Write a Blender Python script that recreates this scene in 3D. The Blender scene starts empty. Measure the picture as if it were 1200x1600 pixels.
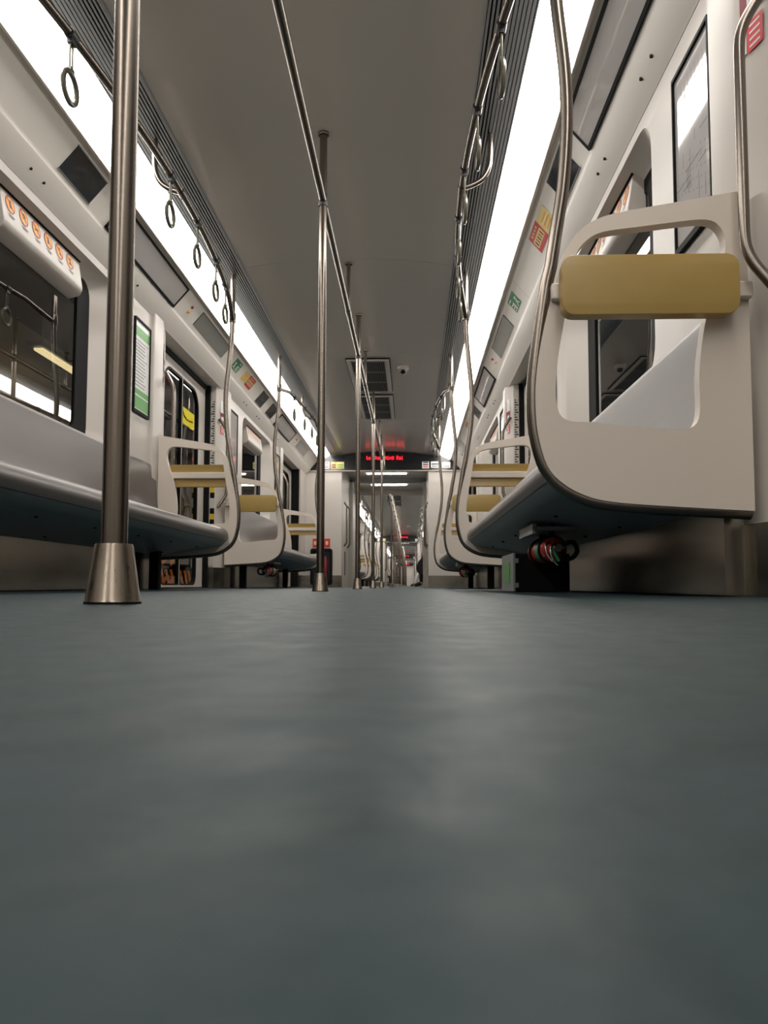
import bpy, math, random
from mathutils import Vector, Matrix
from mathutils.geometry import tessellate_polygon
random.seed(4)
S = bpy.context.scene
COL = S.collection

# ------------------------------------------------------------------ camera, world, exposure
PITCH, YAW, ROLL, H, F = 0.0668, -0.0352, 0.0022, 0.0265, 1200.43
fw = Vector((math.sin(YAW)*math.cos(PITCH), math.cos(YAW)*math.cos(PITCH), math.sin(PITCH)))
r0 = Vector((math.cos(YAW), -math.sin(YAW), 0)); u0 = r0.cross(fw)
rt = math.cos(ROLL)*r0 + math.sin(ROLL)*u0
up = -math.sin(ROLL)*r0 + math.cos(ROLL)*u0
cd = bpy.data.cameras.new('camera'); cam = bpy.data.objects.new('camera', cd); COL.objects.link(cam)
cam.matrix_world = Matrix(((rt.x, up.x, -fw.x, 0.42), (rt.y, up.y, -fw.y, 0), (rt.z, up.z, -fw.z, H), (0, 0, 0, 1)))
cd.sensor_fit = 'HORIZONTAL'; cd.sensor_width = 36; cd.lens = 36*F/1200; cd.shift_y = 34.9/1200
cd.clip_start = 0.01; cd.clip_end = 300
cd.dof.use_dof = True; cd.dof.focus_distance = 2.3; cd.dof.aperture_fstop = 18
S.camera = cam
w = bpy.data.worlds.new('world'); S.world = w; w.use_nodes = True
w.node_tree.nodes['Background'].inputs[0].default_value = (0.05, 0.055, 0.06, 1)
w.node_tree.nodes['Background'].inputs[1].default_value = 0.25
S.view_settings.view_transform = 'Standard'; S.view_settings.look = 'None'
S.view_settings.gamma = 1; S.view_settings.use_curve_mapping = False
S.view_settings.exposure = 0.0
LIGHT = 14.0          # radiance of the light strips

# ------------------------------------------------------------------ materials
def lin(c):
    return tuple((x/255/12.92 if x/255 <= .04045 else ((x/255+.055)/1.055)**2.4) for x in c)
MATS = {}
def mat(name, rgb, rough=.5, metal=0, emit=0, spec=.5, noise=0, nscale=(8, 8, 8), bump=0, rvar=0, coat=0):
    if name in MATS: return MATS[name]
    m = bpy.data.materials.new(name); m.use_nodes = True; nt = m.node_tree; b = nt.nodes['Principled BSDF']
    c = lin(rgb)+(1,)
    b.inputs['Base Color'].default_value = c; b.inputs['Roughness'].default_value = rough
    b.inputs['Metallic'].default_value = metal; b.inputs['Specular IOR Level'].default_value = spec
    b.inputs['Coat Weight'].default_value = coat
    if emit:
        b.inputs['Emission Color'].default_value = c; b.inputs['Emission Strength'].default_value = emit
    if noise or bump or rvar:
        tc = nt.nodes.new('ShaderNodeTexCoord'); mp = nt.nodes.new('ShaderNodeMapping'); nz = nt.nodes.new('ShaderNodeTexNoise')
        mp.inputs['Scale'].default_value = nscale; nz.inputs['Scale'].default_value = 1; nz.inputs['Detail'].default_value = 5
        nt.links.new(tc.outputs['Object'], mp.inputs[0]); nt.links.new(mp.outputs[0], nz.inputs['Vector'])
        if noise:
            mx = nt.nodes.new('ShaderNodeMix'); mx.data_type = 'RGBA'
            mx.inputs[6].default_value = tuple(x*(1-noise) for x in c[:3])+(1,)
            mx.inputs[7].default_value = tuple(min(1, x*(1+noise)) for x in c[:3])+(1,)
            nt.links.new(nz.outputs[0], mx.inputs[0]); nt.links.new(mx.outputs[2], b.inputs['Base Color'])
        if rvar:
            mr = nt.nodes.new('ShaderNodeMapRange'); mr.inputs[3].default_value = max(0, rough-rvar); mr.inputs[4].default_value = rough+rvar
            nt.links.new(nz.outputs[0], mr.inputs[0]); nt.links.new(mr.outputs[0], b.inputs['Roughness'])
        if bump:
            bp = nt.nodes.new('ShaderNodeBump'); bp.inputs['Strength'].default_value = bump; bp.inputs['Distance'].default_value = .002
            nt.links.new(nz.outputs[0], bp.inputs['Height']); nt.links.new(bp.outputs[0], b.inputs['Normal'])
    MATS[name] = m; return m
def glass(name, tint, ior, refl=1.0):
    m = bpy.data.materials.new(name); m.use_nodes = True; nt = m.node_tree; nt.nodes.clear()
    o = nt.nodes.new('ShaderNodeOutputMaterial'); mx = nt.nodes.new('ShaderNodeMixShader')
    t = nt.nodes.new('ShaderNodeBsdfTransparent'); g = nt.nodes.new('ShaderNodeBsdfGlossy'); f = nt.nodes.new('ShaderNodeFresnel')
    t.inputs[0].default_value = (*tint, 1); g.inputs['Roughness'].default_value = .015; g.inputs[0].default_value = (refl, refl, refl, 1)
    f.inputs[0].default_value = ior
    ge = nt.nodes.new('ShaderNodeNewGeometry'); k = nt.nodes.new('ShaderNodeMath'); k.operation = 'SUBTRACT'; k.inputs[0].default_value = 1
    k2 = nt.nodes.new('ShaderNodeMath'); k2.operation = 'MULTIPLY'
    nt.links.new(ge.outputs['Backfacing'], k.inputs[1]); nt.links.new(k.outputs[0], k2.inputs[0]); nt.links.new(f.outputs[0], k2.inputs[1])
    nt.links.new(k2.outputs[0], mx.inputs[0]); nt.links.new(t.outputs[0], mx.inputs[1]); nt.links.new(g.outputs[0], mx.inputs[2])
    nt.links.new(mx.outputs[0], o.inputs[0]); MATS[name] = m; return m

WHITE = mat('white_lining', (199, 192, 184), .38, noise=.03, nscale=(2, 2, 2), rvar=.05)
COVE = mat('cove_lining', (232, 226, 218), .33)
PANEL = mat('panel_plastic', (218, 207, 195), .4, noise=.03, nscale=(3, 3, 3))
CEIL = mat('ceiling_lining', (212, 206, 198), .2, metal=.1, noise=.03, nscale=(6, .6, 2), rvar=.04)
STEEL = mat('satin_steel', (128, 120, 112), .27, metal=1)
CONE = mat('brushed_cone_steel', (146, 136, 124), .3, metal=1, noise=.15, nscale=(160, 160, 2), rvar=.1)
BENCH = mat('bench_satin_metal', (108, 103, 101), .36, metal=.55, noise=.04, nscale=(4, 2, 4), rvar=.05)
UNDER = mat('bench_underside', (148, 157, 160), .42, noise=.08, nscale=(5, 5, 5))
KICK = mat('kick_steel', (165, 160, 150), .22, metal=1, noise=.18, nscale=(5, 3, 6), rvar=.12)
RUBBER = mat('black_rubber', (13, 14, 15), .62, spec=.15)
DARK = mat('dark_void', (10, 10, 11), .8)
TAN = mat('tan_leather', (170, 142, 82), .27, noise=.08, nscale=(12, 12, 12), bump=.15)
TRIMG = mat('grey_trim', (128, 130, 131), .4)
SLAT = mat('grille_aluminium', (150, 152, 154), .35, metal=.7)
HEADER = mat('black_header', (22, 22, 26), .18)
STRAP = mat('strap_plastic', (104, 101, 88), .25)
SLEEVE = mat('strap_sleeve', (60, 58, 60), .4)
SCREEN = mat('display_glass', (188, 184, 182), .05, coat=.3)
DSCREEN = mat('dark_display', (46, 50, 56), .08)
LCD = mat('grey_led_window', (134, 136, 130), .2)
PAPER = mat('white_paper', (222, 222, 220), .3)
INK = mat('ink', (40, 38, 40), .5)
GREYINK = mat('grey_ink', (120, 120, 122), .5)
RED = mat('red_print', (205, 44, 52), .4); MAROON = mat('maroon_print', (128, 22, 44), .35)
GREEN = mat('green_print', (22, 122, 70), .4); LGREEN = mat('bright_green_print', (84, 160, 72), .4)
ORANGE = mat('orange_print', (238, 152, 16), .4); YEL = mat('cream_yellow_print', (226, 205, 130), .4)
YELLOW = mat('sign_yellow', (250, 222, 0), .4, emit=1.2)
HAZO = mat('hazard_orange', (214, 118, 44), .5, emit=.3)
BEIGE = mat('beige_cladding', (200, 180, 150), .5)
LAMP = mat('light_diffuser', (255, 250, 243), .5, emit=LIGHT)
WARM = mat('platform_lamp', (255, 214, 160), .5, emit=5)
LED = mat('red_led', (255, 22, 40), .5, emit=4)
GLASS = glass('tinted_window_glass', (.42, .46, .46), 1.9)
DGLASS = glass('door_glass', (.72, .74, .74), 1.5)
FLOOR = mat('floor_linoleum', (44, 58, 61), .46, noise=.35, nscale=(42, 42, 42), rvar=.16, spec=.12)
def floor_nodes():
    nt = FLOOR.node_tree; b = nt.nodes['Principled BSDF']
    tc = nt.nodes.new('ShaderNodeTexCoord'); n2 = nt.nodes.new('ShaderNodeTexNoise'); n2.inputs['Scale'].default_value = 38; n2.inputs['Detail'].default_value = 6
    bp = nt.nodes.new('ShaderNodeBump'); bp.inputs['Strength'].default_value = .8; bp.inputs['Distance'].default_value = .002
    nt.links.new(tc.outputs['Object'], n2.inputs['Vector']); nt.links.new(n2.outputs[0], bp.inputs['Height']); nt.links.new(bp.outputs[0], b.inputs['Normal'])
floor_nodes()

# ------------------------------------------------------------------ mesh builder
class MB:
    def __init__(s): s.v = []; s.f = []; s.mi = []; s.ms = []
    def m(s, material):
        if material not in s.ms: s.ms.append(material)
        return s.ms.index(material)
    def add(s, vs, fs, material):
        o = len(s.v); k = s.m(material); s.v += [Vector(p) for p in vs]
        for f in fs: s.f.append([i+o for i in f]); s.mi.append(k)
        return s
    def box(s, x0, x1, y0, y1, z0, z1, material):
        x0, x1 = min(x0, x1), max(x0, x1)
        v = [(x, y, z) for x in (x0, x1) for y in (y0, y1) for z in (z0, z1)]
        return s.add(v, [(0, 1, 3, 2), (4, 6, 7, 5), (0, 4, 5, 1), (2, 3, 7, 6), (0, 2, 6, 4), (1, 5, 7, 3)], material)
    def tube(s, pts, r, material, n=12, cap=True, rs=None):
        pts = [Vector(p) for p in pts]; rings = []; prev = None
        for i, p in enumerate(pts):
            t = (pts[min(i+1, len(pts)-1)]-pts[max(i-1, 0)]).normalized()
            if prev is None:
                a = Vector((0, 0, 1)) if abs(t.z) < .9 else Vector((1, 0, 0)); nx = t.cross(a).normalized()
            else: nx = (prev-t*prev.dot(t)).normalized()
            prev = nx; ny = t.cross(nx); rr = rs[i] if rs else r
            rings.append([p+rr*(math.cos(2*math.pi*k/n)*nx+math.sin(2*math.pi*k/n)*ny) for k in range(n)])
        vs = [q for g in rings for q in g]; fs = []
        for i in range(len(pts)-1):
            for k in range(n):
                a = i*n+k; b = i*n+(k+1) % n; fs.append((a, b, b+n, a+n))
        if cap: fs.append(tuple(range(n))[::-1]); fs.append(tuple(range((len(pts)-1)*n, len(pts)*n)))
        return s.add(vs, fs, material)
    def ring(s, c, R, r, material, axis='X', n=28, m_=8, sy=1.0):
        vs = []; fs = []
        for i in range(n):
            a = 2*math.pi*i/n
            for j in range(m_):
                b = 2*math.pi*j/m_; q = R+r*math.cos(b)
                p = {'X': (r*math.sin(b), q*math.cos(a)*sy, q*math.sin(a)), 'Z': (q*math.cos(a), q*math.sin(a), r*math.sin(b)), 'Y': (q*math.cos(a), r*math.sin(b), q*math.sin(a))}[axis]
                vs.append(Vector(c)+Vector(p)); fs.append((i*m_+j, ((i+1) % n)*m_+j, ((i+1) % n)*m_+(j+1) % m_, i*m_+(j+1) % m_))
        return s.add(vs, fs, material)
    def lathe(s, c, prof, material, n=32, axis='Z'):
        vs = []; fs = []
        for (r, z) in prof:
            for k in range(n):
                a = 2*math.pi*k/n
                p = (r*math.cos(a), r*math.sin(a), z) if axis == 'Z' else ((r*math.cos(a), z, r*math.sin(a)) if axis == 'Y' else (z, r*math.cos(a), r*math.sin(a)))
                vs.append(Vector(c)+Vector(p))
        for i in range(len(prof)-1):
            for k in range(n): fs.append((i*n+k, i*n+(k+1) % n, (i+1)*n+(k+1) % n, (i+1)*n+k))
        fs.append(tuple(range(n))[::-1]); fs.append(tuple(range((len(prof)-1)*n, len(prof)*n)))
        return s.add(vs, fs, material)
    def prism(s, prof, y0, y1, material, sgn=1):
        """closed (u,z) profile swept along Y"""
        n = len(prof); vs = [(sgn*u, y, z) for y in (y0, y1) for u, z in prof]
        fs = [(k, (k+1) % n, n+(k+1) % n, n+k) for k in range(n)]
        tri = tessellate_polygon([[Vector((u, z, 0)) for u, z in prof]])
        fs += [t for t in tri]+[tuple(i+n for i in t) for t in tri]
        return s.add(vs, fs, material)
    def sheet(s, prof, y0, y1, material, sgn=1):
        n = len(prof); vs = [(sgn*u, y, z) for y in (y0, y1) for u, z in prof]
        return s.add(vs, [(k, k+1, n+k+1, n+k) for k in range(n-1)], material)
    def plate(s, loops, fn, t, material):
        """2-D outline with holes; fn(a,b,depth) -> point; thickness t"""
        flat = [p for l in loops for p in l]; tri = tessellate_polygon([[Vector((a, b, 0)) for a, b in l] for l in loops]); n = len(flat)
        vs = [fn(a, b, -t/2) for a, b in flat]+[fn(a, b, t/2) for a, b in flat]
        fs = [tuple(x) for x in tri]+[tuple(i+n for i in x) for x in tri]; o = 0
        for l in loops:
            k = len(l); fs += [(o+i, o+(i+1) % k, n+o+(i+1) % k, n+o+i) for i in range(k)]; o += k
        return s.add(vs, fs, material)
    def build(s, name, parent=None, origin=None, smooth=38, bevel=0):
        o = Vector(origin) if origin is not None else (root_loc(parent) if parent else Vector((0, 0, 0)))
        me = bpy.data.meshes.new(name); me.from_pydata([tuple(p-o) for p in s.v], [], s.f)
        for m_ in s.ms: me.materials.append(m_)
        me.polygons.foreach_set('material_index', s.mi)
        import bmesh
        bm = bmesh.new(); bm.from_mesh(me); bmesh.ops.remove_doubles(bm, verts=bm.verts, dist=1e-5); bmesh.ops.recalc_face_normals(bm, faces=bm.faces); bm.to_mesh(me); bm.free()
        if smooth:
            me.polygons.foreach_set('use_smooth', [True]*len(me.polygons)); me.set_sharp_from_angle(angle=math.radians(smooth))
        ob = bpy.data.objects.new(name, me); COL.objects.link(ob)
        if parent: ob.parent = parent
        else: ob.location = o
        if bevel:
            bv = ob.modifiers.new('bevel', 'BEVEL'); bv.width = bevel; bv.segments = 3; bv.limit_method = 'ANGLE'; bv.angle_limit = math.radians(50); bv.harden_normals = False
        return ob
def root_loc(o):
    while o.parent: o = o.parent
    return o.location.copy()
def thing(name, label, cat, loc, group=None):
    o = bpy.data.objects.new(name, None); COL.objects.link(o); o.location = loc; o.empty_display_size = .05
    o['label'] = label; o['category'] = cat
    if group: o['group'] = group
    return o
def tag(o, label, cat, group=None):
    o['label'] = label; o['category'] = cat
    if group: o['group'] = group
    return o
def struct(o): o['kind'] = 'structure'; return o
KIDS = {}
def children(o): return [c for c in bpy.data.objects if c.parent == o]
def dup(o, loc, label=None, group=None):
    if o.name not in KIDS: KIDS[o.name] = [(c, children(c)) for c in children(o)]
    r = o.copy(); COL.objects.link(r); r.location = loc
    if label: r['label'] = label
    if group: r['group'] = group
    for c, gs in KIDS[o.name]:
        d = c.copy(); COL.objects.link(d); d.parent = r
        for g in gs:
            e = g.copy(); COL.objects.link(e); e.parent = d
    return r
def spline(pts, n=6, closed=False):
    P = [Vector((*p, 0)) if len(p) == 2 else Vector(p) for p in pts]; out = []; N = len(P)
    rng = range(N) if closed else range(N-1)
    for i in rng:
        if closed: a, b, c, d = P[(i-1) % N], P[i], P[(i+1) % N], P[(i+2) % N]
        else: a, b, c, d = P[max(i-1, 0)], P[i], P[i+1], P[min(i+2, N-1)]
        for k in range(n):
            t = k/n; out.append(.5*((2*b)+(-a+c)*t+(2*a-5*b+4*c-d)*t*t+(-a+3*b-3*c+d)*t**3))
    if not closed: out.append(P[-1])
    return [tuple(p[:len(pts[0])]) for p in out]
def rrect(a0, a1, b0, b1, r, n=5):
    out = []
    for cx, cy, st in ((a1-r, b1-r, 0), (a0+r, b1-r, 90), (a0+r, b0+r, 180), (a1-r, b0+r, 270)):
        for k in range(n+1):
            t = math.radians(st+90*k/n); out.append((cx+r*math.cos(t), cy+r*math.sin(t)))
    return out
ORD = ['first', 'second', 'third', 'fourth', 'fifth', 'sixth', 'seventh', 'eighth']
SIDE = {1: 'right', -1: 'left'}

# ------------------------------------------------------------------ layout along the train
D0, PER = 1.072, 4.952
CARS = [dict(y0=-4.6, y1=12.3, doors=[-3.88, 1.072, 6.024, 10.976], mids=[3.548, 8.5])]
for k in range(1, 4):
    o = 20.3*k
    CARS.append(dict(y0=12.3+o-16.85, y1=12.3+o, doors=[10.976+o-PER*j for j in (3, 2, 1, 0)], mids=[8.5+o-PER*j for j in (2, 1, 0)]))
TZ = 1.81

# floor
struct(MB().box(-1.6, 1.6, -4.7, 73.5, -.06, 0, FLOOR).build('floor', smooth=0))

def ceil_z(u): return 2.20-.06*(u/.695)**2
def side_profile(): return [(1.04, 2.062), (1.052, 2.040), (1.066, 2.044), (1.072, 2.052), (1.09, 2.038), (1.195, 1.917), (1.204, 1.902), (1.206, 1.894), (1.29, 1.822), (1.298, TZ), (1.44, TZ-.005)]
tn = 0
for ci, c in enumerate(CARS):
    y0, y1 = c['y0'], c['y1']
    # ceiling panels with joints
    b = MB(); us = [(-.695+1.39*i/16) for i in range(17)]
    js = [y0]+[y for y in [D0-1.06+PER*k+(20.3*ci) % PER for k in range(-8, 24)] + [D0+1.03+PER*k+(20.3*ci) % PER for k in range(-8, 24)] if y0+.4 < y < y1-.4]+[y1]
    js = sorted(js)
    for a, e in zip(js[:-1], js[1:]): b.prism([(u, ceil_z(u)) for u in us]+[(.695, 2.26), (-.695, 2.26)], a+.002, e-.002, CEIL)
    b.box(-.7, .7, y0, y1, 2.262, 2.28, DARK)
    struct(b.build('ceiling'))
    for s in (1, -1):
        tn += 1
        b = MB(); b.sheet(side_profile(), y0, y1, COVE, s)
        for m_ in c['mids']:
            for dy in (-.98, -.86, .86, .98, -.22, -.34):
                for (u, z) in ((1.25, 1.8555),):
                    b.lathe((s*u, m_+dy, z-.006), [(.0065, 0), (.0065, .008)], DARK, 10)
        for yj in js[1:-1]: b.sheet([(1.092, 2.0345), (1.1955, 1.9155)], yj, yj+.003, TRIMG, s)
        struct(b.build('trim_%d' % tn))
        # slatted air grille between ceiling and light
        g = thing('air_grille', 'long slatted aluminium air grille between ceiling and %s light strip%s' % (SIDE[s], '' if ci == 0 else ' in a far car'), 'grille', (s*.79, (y0+y1)/2, 2.14), None if ci == 0 else 'far air grilles')
        MB().box(s*.69, s*.885, y0, y1, 2.162, 2.17, DARK).build('backing', g)
        b = MB()
        for i in range(11):
            u = .706+i*.0162; wd = .0045 if i < 5 else .0062
            b.box(s*(u-wd), s*(u+wd), y0, y1, 2.128, 2.158, SLAT)
        b.build('slat_panel', g)
        MB().box(s*.692, s*.6975, y0, y1, 2.122, 2.165, SLAT).box(s*.878, s*.884, y0, y1, 2.128, 2.16, SLAT).build('edge_strip', g)
        # light strip
        L = thing('ceiling_light', '%s' % ('long glowing white light strip along the %s side of the ceiling' % SIDE[s] if ci == 0 else 'light strip along the %s of a far car' % SIDE[s]), 'light', (s*.96, (y0+y1)/2, 2.1), None if ci == 0 else 'far light strips '+SIDE[s])
        b = MB(); b.prism([(.884, 2.134), (.90, 2.118), (.94, 2.100), (.98, 2.080), (1.008, 2.064), (1.026, 2.052), (1.036, 2.052), (1.040, 2.062), (1.04, 2.09), (.96, 2.14)], y0, y1-.06, LAMP, s)
        b.build('diffuser', L)
        MB().prism([(1.036, 2.064), (1.044, 2.056), (1.056, 2.05), (1.056, 2.08), (1.04, 2.09)], y0, y1-.02, TRIMG, s).build('housing_rim', L)

# ------------------------------------------------------------------ wall bays (between two door openings)
def wall_bay(s, ym, first=None):
    if first: 
        o = first.copy(); COL.objects.link(o); o.location = (0, ym, 0); return o
    b = MB(); f = lambda u: (lambda y, z: (s*u, ym+y, z))
    outer = rrect(-1.386, 1.386, 0, TZ, .0001)
    l0 = rrect(-.80, .80, .79, 1.765, .13, 5); l1 = rrect(-.785, .785, .80, 1.76, .12, 5); l2 = rrect(-.66, .66, .80, 1.73, .10, 5); l3 = rrect(-.622, .622, .81, 1.715, .09, 5)
    tri = tessellate_polygon([[Vector((a, z, 0)) for a, z in outer], [Vector((a, z, 0)) for a, z in l0]])
    b.add([f(1.30)(*p) for p in outer+l0], [tuple(t) for t in tri], WHITE)
    ls = [(l0, 1.30), (l1, 1.308), (l2, 1.375), (l3, 1.392)]; n = len(l0)
    for (a, ua), (c2, uc) in zip(ls[:-1], ls[1:]):
        b.add([f(ua)(*p) for p in a]+[f(uc)(*p) for p in c2], [(i, (i+1) % n, n+(i+1) % n, n+i) for i in range(n)], WHITE)
    # door pillars at both ends, full height, chamfered towards the door
    for e in (1, -1):
        pl = [(1.31, 1.384), (1.284, 1.389), (1.278, 1.396), (1.276, 1.56), (1.28, 1.575), (1.318, 1.735), (1.33, 1.755), (1.44, 1.765), (1.44, 1.384)]
        vs = [(s*u, ym+e*y, z) for z in (0, TZ+.06) for u, y in pl]; k = len(pl)
        b.add(vs, [(i, (i+1) % k, k+(i+1) % k, k+i) for i in range(k)], WHITE)
        b.add([(s*(u-.003 if u < 1.4 else u), ym+e*(y+.002), z) for z in (0, .185) for u, y in pl], [(i, (i+1) % k, k+(i+1) % k, k+i) for i in range(k)]+[tuple(range(k, 2*k))], KICK)
        b.box(s*1.372, s*1.44, ym+e*1.755, ym+e*1.80, 0, TZ, RUBBER)
    return struct(b.build('wall_'+SIDE[s], origin=(0, ym, 0)))
wn = 0
def window(s, ym, proto=None):
    global wn; wn += 1
    if proto:
        r = dup(proto, (s*1.4, ym, 0)); r.name = 'window_%d' % wn; return r
    W = bpy.data.objects.new('window_%d' % wn, None); COL.objects.link(W); W.location = (s*1.4, ym, 0); struct(W)
    fn = lambda a, z, d: (s*(1.40+d), ym+a, z)
    wf = MB().plate([rrect(-.63, .63, .80, 1.72, .09), rrect(-.47, .47, .86, 1.66, .07)], fn, .018, RUBBER).build('window_frame', W, bevel=.003)
    fn2 = lambda a, z, d: (s*(1.402+d), ym+a, z)
    MB().plate([rrect(-.50, .50, .84, 1.68, .07)], fn2, .004, GLASS).build('pane', wf, smooth=0)
    return W
def icon(mb, fn, cy, cz, r, kind=0):
    n = 20; circ = lambda q: [(cy+q*math.cos(2*math.pi*k/n), cz+q*math.sin(2*math.pi*k/n)) for k in range(n)]
    def poly(pts, d, m_): mb.add([fn(a, b_, d) for a, b_ in pts], [tuple(range(len(pts)))], m_)
    poly(circ(r), .0006, MAROON); poly(circ(r*.84), .0010, ORANGE)
    shapes = [[(-.1, .5), (.15, .5), (.2, -.1), (.4, -.2), (.4, -.4), (-.2, -.4), (-.3, .1)], [(-.4, -.3), (0, .1), (-.2, .4), (.1, .5), (.4, .1), (.2, -.4), (0, -.1)],
              [(-.5, -.05), (.1, .15), (.5, .15), (.5, 0), (.1, -.1), (-.4, -.25)], [(-.1, .5), (.1, .5), (.35, -.4), (.1, -.3), (-.3, -.5), (-.35, 0)],
              [(-.1, .5), (.15, .5), (.15, -.5), (-.05, -.5), (-.05, .2), (-.25, .1)], [(-.35, .45), (.35, .45), (.1, 0), (.35, -.45), (-.35, -.45), (-.1, 0)]]
    poly([(cy+a*r, cz+b_*r) for a, b_ in shapes[kind % 6]], .0014, INK)
    d = r*.58; poly([(cy-d-.003, cz+d-.003), (cy-d+.003, cz+d+.003), (cy+d+.003, cz-d+.003), (cy+d-.003, cz-d-.003)], .0018, MAROON)
def blind_box(s, ym, label, group=None):
    t = thing('blind_housing', label, 'blind box', (s*1.36, ym-.03, 1.54), group)
    b = MB(); prof = [(1.40, 1.742), (1.352, 1.740), (1.344, 1.735), (1.322, 1.60), (1.322, 1.585), (1.332, 1.562), (1.345, 1.552), (1.40, 1.540)]
    b.prism(prof, ym-.415, ym+.375, WHITE, s); b.build('housing', t, bevel=.006)
    MB().box(s*1.338, s*1.39, ym-.42, ym+.38, 1.742, 1.746, RUBBER).build('shadow_gap_strip', t)  # thin black strip in place of the shadow gap above the housing
    # prohibition stickers on the sloping face
    for k in range(6):
        cy = -.345+.118*k
        def fn(a, z, d, s=s, ym=ym):
            q = (z-1.60)/.135; return (s*(1.322+.022*q-d-.0012), ym+a, z)
        m_ = MB(); icon(m_, fn, cy, 1.688, .040, k)
        for j, (wd, zz) in enumerate(((.030, 1.636), (.022, 1.628))): m_.add([fn(cy-wd, zz, 0.0004), fn(cy+wd, zz, .0004), fn(cy+wd, zz+.0035, .0004), fn(cy-wd, zz+.0035, .0004)], [(0, 1, 2, 3)], GREYINK)
        m_.build('prohibition_sticker', t, smooth=0)
    return t
def map_board(s, ym, e, label, kind, group=None):
    """framed board on the pillar; e=+1 far pillar, -1 near pillar of the bay"""
    a0, a1 = sorted((e*1.065, e*1.345)) if kind == 'poster' else sorted((e*1.065, e*1.375))
    z0, z1 = 1.10, 1.70
    t = thing('poster_frame' if kind == 'poster' else 'route_map_board', label, 'poster' if kind == 'poster' else 'map', (s*1.3, ym+(a0+a1)/2, z0), group)
    fn = lambda a, z, d: (s*(1.292+d), ym+a, z)
    MB().plate([rrect(a0, a1, z0, z1, .006), rrect(a0+.008, a1-.008, z0+.02, z1-.012, .004)], fn, .016, RUBBER).build('frame', t)
    b = MB(); q = lambda aa, bb, zz, zt, m_, d=0: b.add([(s*(1.292-d), ym+y, z) for y, z in ((aa, zz), (bb, zz), (bb, zt), (aa, zt))], [(0, 1, 2, 3)], m_)
    MB().box(s*1.2925, s*1.2995, ym+a0+.004, ym+a1-.004, z0+.015, z1-.008, PAPER if kind == 'poster' else SCREEN).build('backing_board', t)
    if kind == 'poster':
        q(a0+.012, a1-.012, z1-.11, z1-.05, LGREEN); q(a0+.012, a1-.012, z0+.03, z0+.11, LGREEN)
        for k in range(14): q(a0+.03, a1-.03-random.random()*.08, z1-.14-k*.022, z1-.134-k*.022, GREYINK)
        q(a0+.012, a1-.012, z0+.12, z0+.155, LGREEN, .0003)
    else:
        random.seed(7)
        for k in range(16):
            y_ = a0+.02+random.random()*(a1-a0-.04); z_ = z0+.05+random.random()*.30; l_ = .03+random.random()*.11
            if k % 2: q(y_, min(a1-.015, y_+l_), z_, z_+.0025, INK)
            else: q(y_, y_+.0025, z_, z_+l_*.9, INK)
        for k in range(9):
            y_ = a0+.02+k*.032
            for j in range(5): q(y_, y_+.012, z0+.10+.035*j+.01*(k % 3), z0+.105+.035*j+.01*(k % 3), GREYINK)
        for k in range(8): q(a0+.03+.03*k, a0+.034+.03*k, z1-.13+random.random()*.03, z1-.06, GREYINK)
    b.build('print', t, smooth=0)
    return t
dn = 0
def door(s, yc, proto=None):
    global dn; dn += 1
    if proto:
        r = dup(proto, (s*1.43, yc, 0)); r.name = 'door_%d' % dn; return r
    D = bpy.data.objects.new('door_%d' % dn, None); COL.objects.link(D); D.location = (s*1.43, yc, 0); struct(D)
    def half(a0, a1, z0, z1, r):      # rounded only on the side away from the centre
        o = [(a0, z0)]
        for k in range(7): t = math.radians(-90+90*k/6); o.append((a1-r*.5+r*.5*math.cos(t), z0+r*.5+r*.5*math.sin(t)))
        for k in range(9): t = math.radians(90*k/8); o.append((a1-r+r*math.cos(t), z1-r+r*math.sin(t)))
        return o+[(a0, z1)]
    for e in (1, -1):
        fn = lambda a, z, d: (s*(1.43+d), yc+e*a, z)
        lf = MB().plate([[(.004, .012), (.675, .012), (.675, TZ-.03), (.004, TZ-.03)], half(.012, .47, .03, 1.69, .17)], fn, .03, WHITE).build('leaf', D, bevel=.003)
        MB().plate([half(.012, .475, .028, 1.692, .17), half(.016, .455, .04, 1.672, .155)], fn, .034, RUBBER).build('glazing_seal', lf)
        MB().plate([half(.012, .47, .03, 1.69, .17)], fn, .006, DGLASS).build('pane', lf, smooth=0)
    MB().box(s*1.42, s*1.44, yc-.007, yc+.007, .01, TZ-.03, RUBBER).build('centre_seal', D)
    MB().box(s*1.40, s*1.45, yc-.74, yc+.74, TZ-.045, TZ+.02, RUBBER).build('head_seal', D)
    MB().box(s*1.27, s*1.45, yc-.73, yc+.73, .0, .006, STEEL).build('sill_plate', D)
    return D
def grab_bar(s, yd, e, label, group=None):
    """bent handle on the pillar, e=+1 beyond the door centre yd"""
    y = yd+e*.785
    o = MB(); P = [(1.305, y-e*.03, 1.525), (1.278, y-e*.017, 1.48), (1.256, y-e*.007, 1.442), (1.243, y-e*.002, 1.41), (1.237, y, 1.375), (1.236, y, 1.30), (1.236, y, 1.1), (1.236, y, .95), (1.237, y, .875), (1.243, y-e*.002, .84), (1.256, y-e*.007, .808), (1.278, y-e*.017, .77), (1.305, y-e*.03, .725)]
    o.tube([(s*a, b_, c_) for a, b_, c_ in spline(P, 5)], .0135, STEEL, 14)
    return tag(o.build('grab_bar', origin=(s*1.27, y, .73)), label, 'grab bar', group)

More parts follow.
